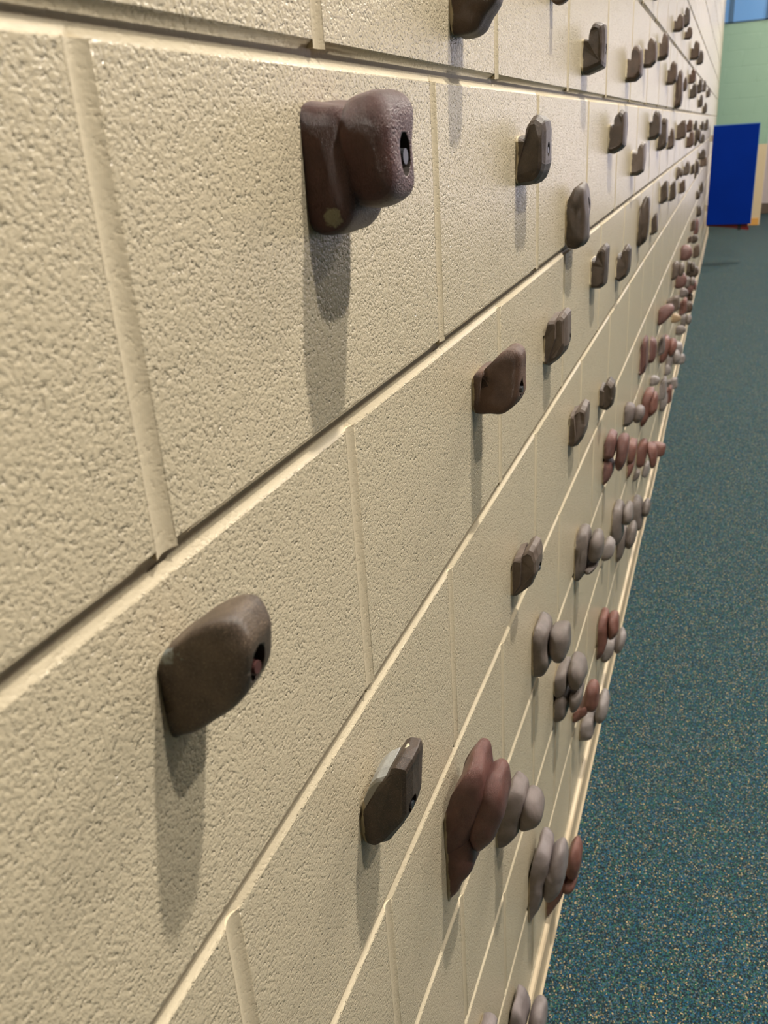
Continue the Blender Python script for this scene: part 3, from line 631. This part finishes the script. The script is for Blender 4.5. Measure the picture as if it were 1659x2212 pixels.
('y','dark',5.4093,44.6,1,3.8,[[(0,1444),(-3.4,1445.9),(-8.6,1442.2),(-8.7,1457.7),(-10.9,1464.8),(-16.4,1465),(-21.1,1458),(-23.5,1436.8),(-23.2,1420.2),(-15.4,1411.2),(-0.5,1410.5)]],None,None),
('z','dark',5.7904,91.9,0,3.8,[[(0,1393.4),(0,1421.6),(-8.9,1426.7),(-18,1412.5),(-21.6,1374.7),(-16.2,1329.2),(-2.2,1312.7),(0,1347.4)],[(-14.7,1403.6),(-23.6,1416.7),(-33.3,1404.7),(-36.6,1377.2),(-33,1345.4),(-23.7,1336.8),(-16.4,1369.3)]],None,None),
('aa','dark',6.7477,53.2,1,3.8,[[(0,1352.5),(-5.7,1354.6),(-13.5,1350.2),(-13.9,1368.7),(-17.3,1377),(-25.4,1377.2),(-32.3,1368.9),(-35.4,1343.6),(-34.7,1323.8),(-23,1313.2),(-0.8,1312.5)]],None,None),
('ab','dark',6.5479,51.1,1,3.8,[[(0,1434.3),(-4.2,1436.4),(-10.5,1432.2),(-10.6,1450),(-13.3,1458),(-19.8,1458.2),(-25.4,1450.3),(-28.2,1426),(-27.9,1406.9),(-18.6,1396.6),(-0.7,1395.8)]],None,None),
('ac','dark',7.5371,71.7,1,3.8,[[(0,1439.1),(-5,1442.1),(-13,1436.3),(-12.9,1461.2),(-16.1,1472.5),(-24.2,1472.9),(-31.4,1461.8),(-35.3,1427.7),(-35.2,1401),(-23.6,1386.5),(-1.2,1385.2)]],None,None),
('ae','dark',6.7041,58.3,1,3.8,[[(0,1251.5),(-8.9,1253.8),(-19.8,1248.9),(-20.8,1269.1),(-25.9,1278.2),(-37.3,1278.3),(-46.9,1269.1),(-50.6,1241.4),(-49.2,1219.7),(-32.3,1208.2),(-0.9,1207.7)]],None,None),
('af','brown',7.1691,60,1,3.8,[[(0,1192.4),(-23.8,1202.9),(-31.7,1174.2),(-29,1136.9),(-0.8,1138.3)],[(-8,1190.3),(-28.9,1210.1),(-49.5,1210.5),(-55.3,1158),(-48,1143.4),(-17.6,1139),(-5.9,1145.6)]],None,None),
('ag','greybrown',3.918,47.4,0,3.8,[[(0,1267.8),(-1,1282.2),(-8.2,1284.8),(-14.6,1277.4),(-16.6,1258),(-11.6,1234.8),(-0.9,1226.5),(0,1244.2)],[(-12,1272.9),(-18.9,1279.6),(-25.9,1273.4),(-27.8,1259.3),(-24.4,1243.1),(-17.3,1238.7),(-12.6,1255.4)]],None,None),
('ah','greybrown',4.5399,56.1,1,3.8,[[(0,1256.5),(-4.8,1258.9),(-11.9,1254.4),(-12.2,1273.8),(-15.3,1282.7),(-22.7,1283),(-29,1274.4),(-31.9,1247.8),(-31.4,1226.9),(-20.6,1215.5),(-0.4,1214.4)]],None,None),
('ai','dark',5.4651,48.7,1,3.8,[[(0,1216.8),(-9.4,1225.9),(-13.6,1202.7),(-13.3,1172.3),(-0.4,1172.9)],[(-2.5,1215.4),(-11.5,1231.8),(-20.9,1232.6),(-24.8,1190),(-21.9,1178),(-8.1,1173.8),(-2.5,1178.9)]],None,None),
('aj','dark',6.225,99.3,0,3.8,[[(0,1194.6),(0,1227.5),(-4.5,1233.7),(-11.8,1217.5),(-15.6,1173.8),(-12.8,1120.9),(-2.4,1101.4),(0,1141.5)],[(-9.5,1207.1),(-16,1222.5),(-23.8,1209),(-27.1,1177.2),(-25.3,1140.2),(-18.4,1130),(-11.8,1167.4)]],None,None),
('ak','dark',2.9645,59.6,1,3.8,[[(0,1261.2),(-9.9,1272.4),(-14.4,1244.2),(-13.8,1207.1),(0,1207.7)],[(-2.2,1259.6),(-12.3,1279.7),(-22.6,1280.6),(-26.6,1228.9),(-23.3,1214.2),(-8,1208.8),(-1.9,1215)]],None,None),
('al','dark',3.4838,60.8,1,3.8,[[(0,1231.4),(-9.6,1242.8),(-14.2,1214.1),(-13.8,1176.2),(0,1176.7)],[(-2.1,1229.6),(-11.9,1250.2),(-22,1251.2),(-26.3,1198.4),(-23,1183.5),(-8.1,1177.9),(-2.1,1184.3)]],None,None),
('am','brown',4.2468,50.1,1,3.8,[[(0,1196.2),(-11.4,1205.4),(-16.1,1181.6),(-15.2,1150.5),(-0.1,1151.1)],[(-3.2,1194.7),(-14.1,1211.5),(-25,1212.2),(-28.9,1168.6),(-25.3,1156.3),(-9.1,1152),(-2.7,1157.3)]],None,None),
('an','dark',7.5705,81.4,1,3.8,[[(0,980.1),(-4.1,983.8),(-11.6,977.4),(-11.2,1005.7),(-14.1,1018.7),(-21.7,1019.4),(-28.6,1007),(-32.7,968.4),(-32.9,937.9),(-22.3,921.1),(-1.3,918.9)]],None,None),
('ao','dark',6.8514,50.8,0,3.8,[[(0,984.4),(-5.7,993.4),(-20.2,991),(-29.4,973.8),(-31.3,950),(-21.5,932.2),(-4.1,930.9),(-0.4,937.4)]],None,None),
('ap','dark',7.2871,70.7,0,3.8,[[(0,842.7),(-6.9,855.3),(-25.3,852),(-37.4,828.2),(-40,795.2),(-27.6,770.3),(-5.4,768.4),(-0.6,777.3)]],None,None),
('aq','brown',6.1835,63.7,1,3.8,[[(0,835),(-12.9,846.9),(-18.6,816.9),(-18,777.5),(-0.6,778)],[(-3.6,833.1),(-15.8,854.7),(-28.5,855.8),(-33.6,800.8),(-29.6,785.2),(-11,779.3),(-3.5,785.9)]],None,None),
('ar','maroonred',6.9488,95,1,3.8,[[(0,753.3),(-9,770.3),(-15.9,729.2),(-16.4,670.3),(-1,670.7)],[(-5,747.1),(-13.7,784.2),(-24.9,787.3),(-31.5,775.4),(-36.1,699.3),(-29.3,678.2),(-12.6,670.4),(-4.4,676.5)]],None,None),
('at','dark',2.6284,51.5,1,3.8,[[(0,1189.9),(-7.8,1199.7),(-11.5,1175.5),(-10.9,1143.6),(0,1143.9)],[(-1.5,1188.5),(-9.8,1206),(-18.2,1207),(-21.5,1162.5),(-18.8,1149.8),(-6.2,1145),(-1.3,1150.3)]],None,None),
('au','brown',5.8329,38.3,1,3.8,[[(0,774.7),(-11.2,782),(-15.3,763.9),(-14.2,740.3),(-0.3,740.7)],[(-3.5,773.7),(-13.6,786.5),(-23.7,787.2),(-27,754.2),(-23.5,744.8),(-8.6,741.3),(-2.8,745.3)]],None,None),
('av','dark',6.6457,50.7,0,3.8,[[(0,697.7),(-9.3,706.7),(-29.4,704.3),(-41.8,687.3),(-43.5,663.7),(-29.4,646),(-5.3,644.7),(-0.3,651)]],None,None),
('aw','redmaroon',4.8912,68.6,0,3.8,[[(0,831.3),(-13.9,843.3),(-42.9,840.2),(-60.5,817.5),(-62.9,785.9),(-42.3,762),(-7,760),(-0,768.5)]],None,None),
('ax','brown',7.1485,88,1,3.8,[[(0,553.1),(-20.9,569.8),(-29.4,528.6),(-28.1,474.4),(-1.1,474.9)],[(-6.2,550.7),(-25.5,580.5),(-45.2,582.2),(-52.6,506.6),(-46.2,485),(-17.2,476.9),(-5.7,485.7)]],None,None),
('ay','greybrown',4.098,76.6,0,3.8,[[(0,839.4),(-3.5,862.3),(-18.3,866.7),(-31.2,855.5),(-34.5,825),(-23.8,788),(-1.7,774.1),(0,802.1)],[(-25.7,848.2),(-40,859.1),(-53.9,849.6),(-57.3,827.5),(-50.2,801.7),(-35.5,794.4),(-26.4,820.4)]],None,None),
('az','dark',5.9814,76.6,0,3.8,[[(0,598.7),(-5.9,609.6),(-20.6,604.8),(-27.2,586.2),(-28.9,549.2),(-23.8,524.1),(-4.7,516.8),(-0.2,530.9)],[(-23.7,586.3),(-30.4,603.8),(-43.6,604.5),(-53.7,585.9),(-54.3,562.7),(-48.7,539.6),(-37.6,533.2),(-27.7,549.2)]],None,None),
('ba','dark',6.4,63.9,0,3.8,[[(0,508.7),(0,520.4),(-54.3,517.8),(-67.6,496.1),(-69.9,465.7),(-55.3,442.6),(0,440.5),(0,448.6)]],None,None),
('bb','redmaroon',4.5147,68.3,0,3.8,[[(0,743.2),(-12,755.3),(-38.2,752.5),(-54.2,730.2),(-56.6,698.9),(-38.1,675.1),(-6.3,672.7),(0,681)]],None,None),
('bc','grey',5.8951,62.3,0,3.8,[[(0,514.9),(-8.6,523.9),(-25.4,520),(-32.5,504.9),(-33.5,474.9),(-27.1,454.5),(-5,448.6),(-0.1,459.9)],[(-28.5,505),(-36.6,519),(-51.8,519.7),(-62.8,504.6),(-63,485.8),(-55.9,467.1),(-43.1,462),(-32.2,474.9)]],None,None),
('bd','redmaroon',6.2,88.1,0,3.8,[[(0,428.7),(0,456.1),(-41.1,461.5),(-49.9,448.2),(-53.3,412),(-47.9,367.9),(0,351.4),(0,384.6)],[(-46.6,439.5),(-55.5,452.6),(-64.9,441.6),(-68.1,415.2),(-64.5,384.4),(-55.3,375.6),(-48.2,406.5)]],None,None),
('bf','greybrown2',5.1153,42.8,0,3.8,[[(0,566.5),(-11.8,574.1),(-34.6,572.5),(-48.3,558.6),(-49.8,539.1),(-33.2,524.1),(-5.5,522.6),(-0,527.8)]],None,None),
('bg','brown',6.2084,63.6,0,3.8,[[(0,356.8),(-5.6,365.9),(-18.7,362.1),(-24.5,346.8),(-25.9,316.3),(-21.2,295.6),(-4.2,289.4),(-0.2,300.9)],[(-21.4,346.8),(-27.6,361.2),(-39.3,362),(-48.2,346.7),(-48.7,327.7),(-43.4,308.6),(-33.5,303.3),(-24.8,316.3)]],None,None),
('bh','greybrown',3.7686,60.8,1,3.8,[[(0,744.3),(-26,756),(-33.9,728),(-30.4,690.9),(0,690.8)],[(-8.7,742.8),(-31.6,763.3),(-53.8,764.8),(-59.2,713.3),(-51.2,698.4),(-18.1,692.3),(-5.5,698.3)]],None,None),
('bi','red',5.2546,85.1,1,3.8,[[(0,466.5),(-13.5,481.9),(-21,445.8),(-19.8,393.8),(-0.3,393.7)],[(-7.8,461.3),(-19.9,494.3),(-34.1,497.3),(-42.1,487),(-45.6,419.9),(-36.2,401.2),(-15,393.8),(-4.9,399)]],None,None),
('bj','brown',5.9,63.6,0,3.8,[[(0,351.3),(0,363.1),(-45.3,360.7),(-57.8,339.4),(-60,309.2),(-46.3,286.1),(0,283.6),(0,291.6)]],None,None),
('bk','redmaroon',3.2592,70.6,0,3.8,[[(0,803.3),(-19.4,811.7),(-36.8,820),(-55.1,813.3),(-56.9,786.6),(-40.5,765.4),(-15.1,739.8),(-0.2,735.4)]],None,None),
('bl','tan',4.3671,37.4,0,3.8,[[(0,563.1),(-10.3,569.9),(-30.2,568.6),(-42.1,556.6),(-43.4,539.6),(-28.9,526.6),(-4.7,525),(0,529.5)]],None,None),
('bm','grey',5.591,76.3,0,3.8,[[(0,326.9),(-8.1,337.8),(-25.8,333.3),(-33.5,315.2),(-34.8,278.9),(-28.4,254.2),(-5.3,246.6),(-0,260.3)],[(-29.3,315.2),(-37.6,332.4),(-53.5,333.4),(-65.2,315.4),(-65.6,292.7),(-58.5,269.9),(-45.1,263.5),(-33.5,278.9)]],None,None),
('bp','grey',4.9665,44.5,0,3.8,[[(0,381.4),(-13.1,389.4),(-37.9,388),(-52.7,373.8),(-54.1,353.8),(-36.1,338.2),(-5.9,336.3),(0,341.5)]],None,None),
('bq','maroonred',2.4961,96.2,1,3.8,[[(0,823.7),(-4.2,841.3),(-8.9,800.4),(-9.2,740.8),(0,740.5)],[(-1.3,817.9),(-7.4,855.4),(-15.2,858.9),(-19.8,847.4),(-23,771.1),(-18.3,749.5),(-6.6,740.7),(-0.8,746.6)]],None,None),
('br','maroonred',2.8756,74.2,0,3.8,[[(0,760.5),(-3,773.6),(-16.1,771.2),(-24.7,747.8),(-26.7,714.6),(-18.1,688.8),(-2.3,685.8),(0,694.6)]],None,None),
('bs','greybrown2',3.3917,65.5,1,3.8,[[(0,647.4),(-9.8,660.2),(-14.4,630.4),(-14,590.7),(0,590.3)],[(-2.1,645.9),(-12.1,668),(-22.5,669.8),(-26.8,614.8),(-23.5,598.8),(-8.2,592.1),(-2.1,598.4)]],None,None),
('bt','red',3.558,94.8,0,3.8,[[(0,598.3),(-3.4,628.4),(-20.8,634.5),(-36,620.4),(-40.2,580.8),(-27.8,532.1),(-1.7,513.2),(0,549.8)],[(-29.5,610.8),(-46.3,625.2),(-62.7,613.5),(-66.9,584.9),(-58.7,551),(-41.6,541),(-30.6,574.6)]],None,None),
('bu','lilac',4.0708,76.7,0,3.8,[[(0,446),(-8,457),(-25.6,452.8),(-33.1,434.9),(-34.3,398.8),(-27.8,374.1),(-4.5,366.2),(0,379.7)],[(-29,434.8),(-37.4,452.1),(-53.2,453.3),(-64.9,435.5),(-65.2,412.9),(-57.9,390.2),(-44.5,383.6),(-32.9,398.7)]],None,None),
('bv','lilac',4.6,64.5,0,3.8,[[(0,365),(0,377.2),(-44.6,375.1),(-56.7,353.7),(-58.8,323.2),(-45.5,299.6),(0,296.6),(0,304.6)]],None,None),
('bw','lilac',4.9,49.5,0,3.8,[[(0,232.7),(0,242.1),(-56,240.5),(-64.1,224),(-65.7,200.6),(-57.3,182.4),(0,180.2),(0,186.3)]],None,None),
('bx','lilac',4.0287,47.7,0,3.8,[[(0,388),(-5.5,396.6),(-19.5,395.2),(-28.3,380.3),(-29.8,358.9),(-20.2,342.4),(-3.2,340.3),(0,345.8)]],None,None),
('by','lilac',3.0063,31.5,0,3.8,[[(0,596.2),(-8.2,602),(-24.2,601.2),(-33.7,591.5),(-34.7,577.5),(-22.9,566.5),(-3.3,564.7),(0,568.3)]],None,None),
('bz','lilac',3.642,87.8,1,3.8,[[(0,402.7),(-8.6,418.7),(-14.5,382.4),(-14.2,329.6),(0,329.1)],[(-4.5,397.8),(-13.3,431.4),(-24,434.8),(-30.1,424.6),(-33.4,356.8),(-26.5,337.5),(-10.5,329.4),(-2.8,334.5)]],None,None),
('ca','lilac',4.2279,51.1,1,3.8,[[(0,258.5),(-25.9,269.1),(-33.5,246.1),(-29.6,215.3),(-0,214.4)],[(-9,257.6),(-31.4,275.3),(-53.1,277.1),(-57.9,234.6),(-49.9,222.2),(-17.7,216.1),(-5.5,220.7)]],None,None),
('cc','lilac',3.7903,80,0,3.8,[[(0,316.2),(-4.2,330.3),(-19.9,328.1),(-30.2,303.5),(-32.7,268.2),(-22.4,240.7),(-3.5,237.2),(0,246.4)]],None,None),
('cd','red',3.9,70.9,1,3.8,[[(0,299.3),(-26.4,312.9),(-31.4,282.4),(-31.1,238.3),(0,237.8)],[(-22.8,295.3),(-30.4,323.5),(-39.5,326.4),(-44.8,317.8),(-47.5,261),(-41.7,244.9),(-28,238.2),(-21.4,242.4)]],None,None),
]

def chaikin(p, r, it):
    for _ in range(it):
        q = []
        n = len(p)
        for i in range(n):
            a, b = p[i], p[(i + 1) % n]
            q.append((a[0] + (b[0] - a[0]) * r, a[1] + (b[1] - a[1]) * r))
            q.append((a[0] + (b[0] - a[0]) * (1 - r), a[1] + (b[1] - a[1]) * (1 - r)))
        p = q
    return p

def nvec(v):
    return Vector((noise.noise(v), noise.noise(v + Vector((31.7, 5.3, 11.9))), noise.noise(v + Vector((-17.3, 23.1, 41.7)))))

def lobe(bm, prof, w, fac, n, fine, mi, seed, outer):
    """One cushion-shaped lobe: a side outline (y, z) swept through the width with rounded shoulders."""
    touch = max(p[0] for p in prof) > -1.5
    if fac:
        p = chaikin(prof, 0.10, 1)
        st = [(-1.0, 0.70), (-0.93, 0.84), (-0.55, 0.98), (0.1, 1.0), (0.6, 0.97), (0.93, 0.82), (1.0, 0.68)]
    else:
        p = chaikin(prof, 0.25, 3 if fine else 2)
        cnt = 15 if fine else 8
        st = []
        for i in range(cnt):
            t = math.radians(-87 + 174 * i / (cnt - 1))
            xi = math.sin(t)
            nn = n + 2.5 if touch else n - 0.6
            st.append((xi, max(0.002, (1 - abs(xi) ** nn)) ** (1 / nn)))
    zc = (max(q[1] for q in p) + min(q[1] for q in p)) / 2
    yc = 0.0 if touch else (max(q[0] for q in p) + min(q[0] for q in p)) / 2
    rings = []
    for xi, s in st:
        ring = []
        sy = ((0.5 + 0.5 * s) if fac else (0.10 + 0.90 * s)) if touch else s
        for y, z in p:
            yy, zz = yc + (y - yc) * sy, zc + (z - zc) * (s if not touch else 0.15 + 0.85 * s)
            xx = xi * w / 2
            if fac:
                xx += 0.06 * w * noise.noise(Vector((y * 0.05 + seed, z * 0.05, xi)))
            if yy < -1.0:
                d = nvec(Vector((xx * 0.06 + seed, yy * 0.06, zz * 0.06))) * (0.9 if not fac else 1.3)
                xx += d.x; yy = min(yy + d.y, -0.2); zz += d.z
                if not fac:
                    q_ = Vector((xx, yy, zz)) * 0.033 + Vector((seed, 0, 0))
                    d = nvec(q_) * min(4.0, 0.045 * w) * min(1.0, -yy / 8.0)
                    xx += d.x; yy = min(yy + d.y, -0.2); zz += d.z
            ring.append(bm.verts.new((xx * 0.001, min(yy, 0.0) * 0.001, zz * 0.001)))
        rings.append(ring)
    m = len(p)
    fs = []
    for a, b in zip(rings, rings[1:]):
        for j in range(m):
            fs.append(bm.faces.new((a[j], a[(j + 1) % m], b[(j + 1) % m], b[j])))
    fs.append(bm.faces.new(rings[0])); fs.append(bm.faces.new(rings[-1][::-1]))
    for f in fs:
        f.material_index = mi; f.smooth = not fac

ORD = ['first', 'second', 'third', 'fourth', 'fifth', 'sixth', 'seventh', 'eighth', 'ninth', 'tenth', 'eleventh', 'twelfth', 'thirteenth',
       'fourteenth', 'fifteenth', 'sixteenth', 'seventeenth', 'eighteenth', 'nineteenth', 'twentieth', 'twenty-first', 'twenty-second']
rank = {}
byc = {}
for hd in HOLDS:
    zs = [q[1] for l in hd[6] for q in l]
    c = math.floor(((max(zs) + min(zs)) / 2000 - ZB) / BH) + 9
    byc.setdefault(c, []).append((hd[2], hd[0]))
for c, l in byc.items():
    for i, (x, kx) in enumerate(sorted(l)):
        rank[kx] = (c, i)
GROUP = 'climbing holds bolted to the block wall'
dg = None
for hi_, (key, ck, Xc, w, fac, n, lobes, bolt, label) in enumerate(HOLDS):
    mat, cname = HM[ck]
    zs = [q[1] for l in lobes for q in l]; zm = (max(zs) + min(zs)) / 2
    pr = -min(q[0] for l in lobes for q in l)
    fine = Xc < 1.3
    bm = bmesh.new()
    for li, l in enumerate(lobes):
        lobe(bm, [(y, z - zm) for y, z in l], w * ((1.0 if li == 0 else 0.92) if key != 'H3' else (0.86, 1.0)[li]), fac, n, fine,
             1 if (key == 'H3' and li == 0) else 0, hi_ * 3.1 + li, li > 0)
    mats = [mat, M['worn_grey'], M['hole']] if key == 'H3' else [mat, mat, M['hole']]
    o = mk('climbing_hold', bm, mats)
    if fac:
        o.data.polygons.foreach_set('use_smooth', [False] * len(o.data.polygons))
    if bolt:
        bx, bz = bolt[0] / 1000, (bolt[1] - zm) / 1000
        loc_p = max([-y for l in lobes for y, z in l if abs(z - bolt[1]) < 30]) / 1000
        cb = bmesh.new()
        rr = {'H1': 0.0090, 'H2': 0.0062}.get(key, 0.0060)
        vs_ = cyl(cb, (bx, -loc_p + 0.004, bz), rr, 0.034, axis='Y', seg=20, mi=2)
        if key == 'H2':
            for v in vs_: v.co.z = bz + (v.co.z - bz) * 1.45 + 0.001
        else:
            for v in vs_: v.co.z = bz + (v.co.z - bz) * 1.25
        cutter = mk('hole_cutter', cb, mats)
        md = o.modifiers.new('hole', 'BOOLEAN'); md.operation = 'DIFFERENCE'; md.object = cutter; md.solver = 'EXACT'; md.use_self = True
        dg = bpy.context.evaluated_depsgraph_get()
        me = bpy.data.meshes.new_from_object(o.evaluated_get(dg))
        o.modifiers.clear(); old = o.data; o.data = me; bpy.data.meshes.remove(old)
        me.name = 'climbing_hold'
        cm = cutter.data; bpy.data.objects.remove(cutter); bpy.data.meshes.remove(cm)
        bm = bmesh.new()
        dep = -loc_p + (0.0045 if key != 'H2' else 0.006)
        br = {'H1': 0.0046, 'H2': 0.0032}.get(key, 0.0034)
        cyl(bm, (bx, dep, bz - 0.001), br, 0.008, axis='Y', seg=16, r2=br * 0.9)
        b_ = mk('bolt', bm, M['rust_bolt'] if key == 'H2' else M['bolt'], o, smooth=False)
        bm = bmesh.new(); cyl(bm, (bx, dep + 0.003, bz - 0.001), br * 1.45, 0.0025, axis='Y', seg=16)
        mk('washer', bm, M['bolt'], b_)
    o.location = (Xc, 0, zm / 1000)
    if not label:
        c, i = rank[key]
        label = '%s climbing hold, %s from the near end in the %s block course up' % (cname, ORD[i], ORD[c - 1])
    tag(o, label, 'climbing hold', GROUP)
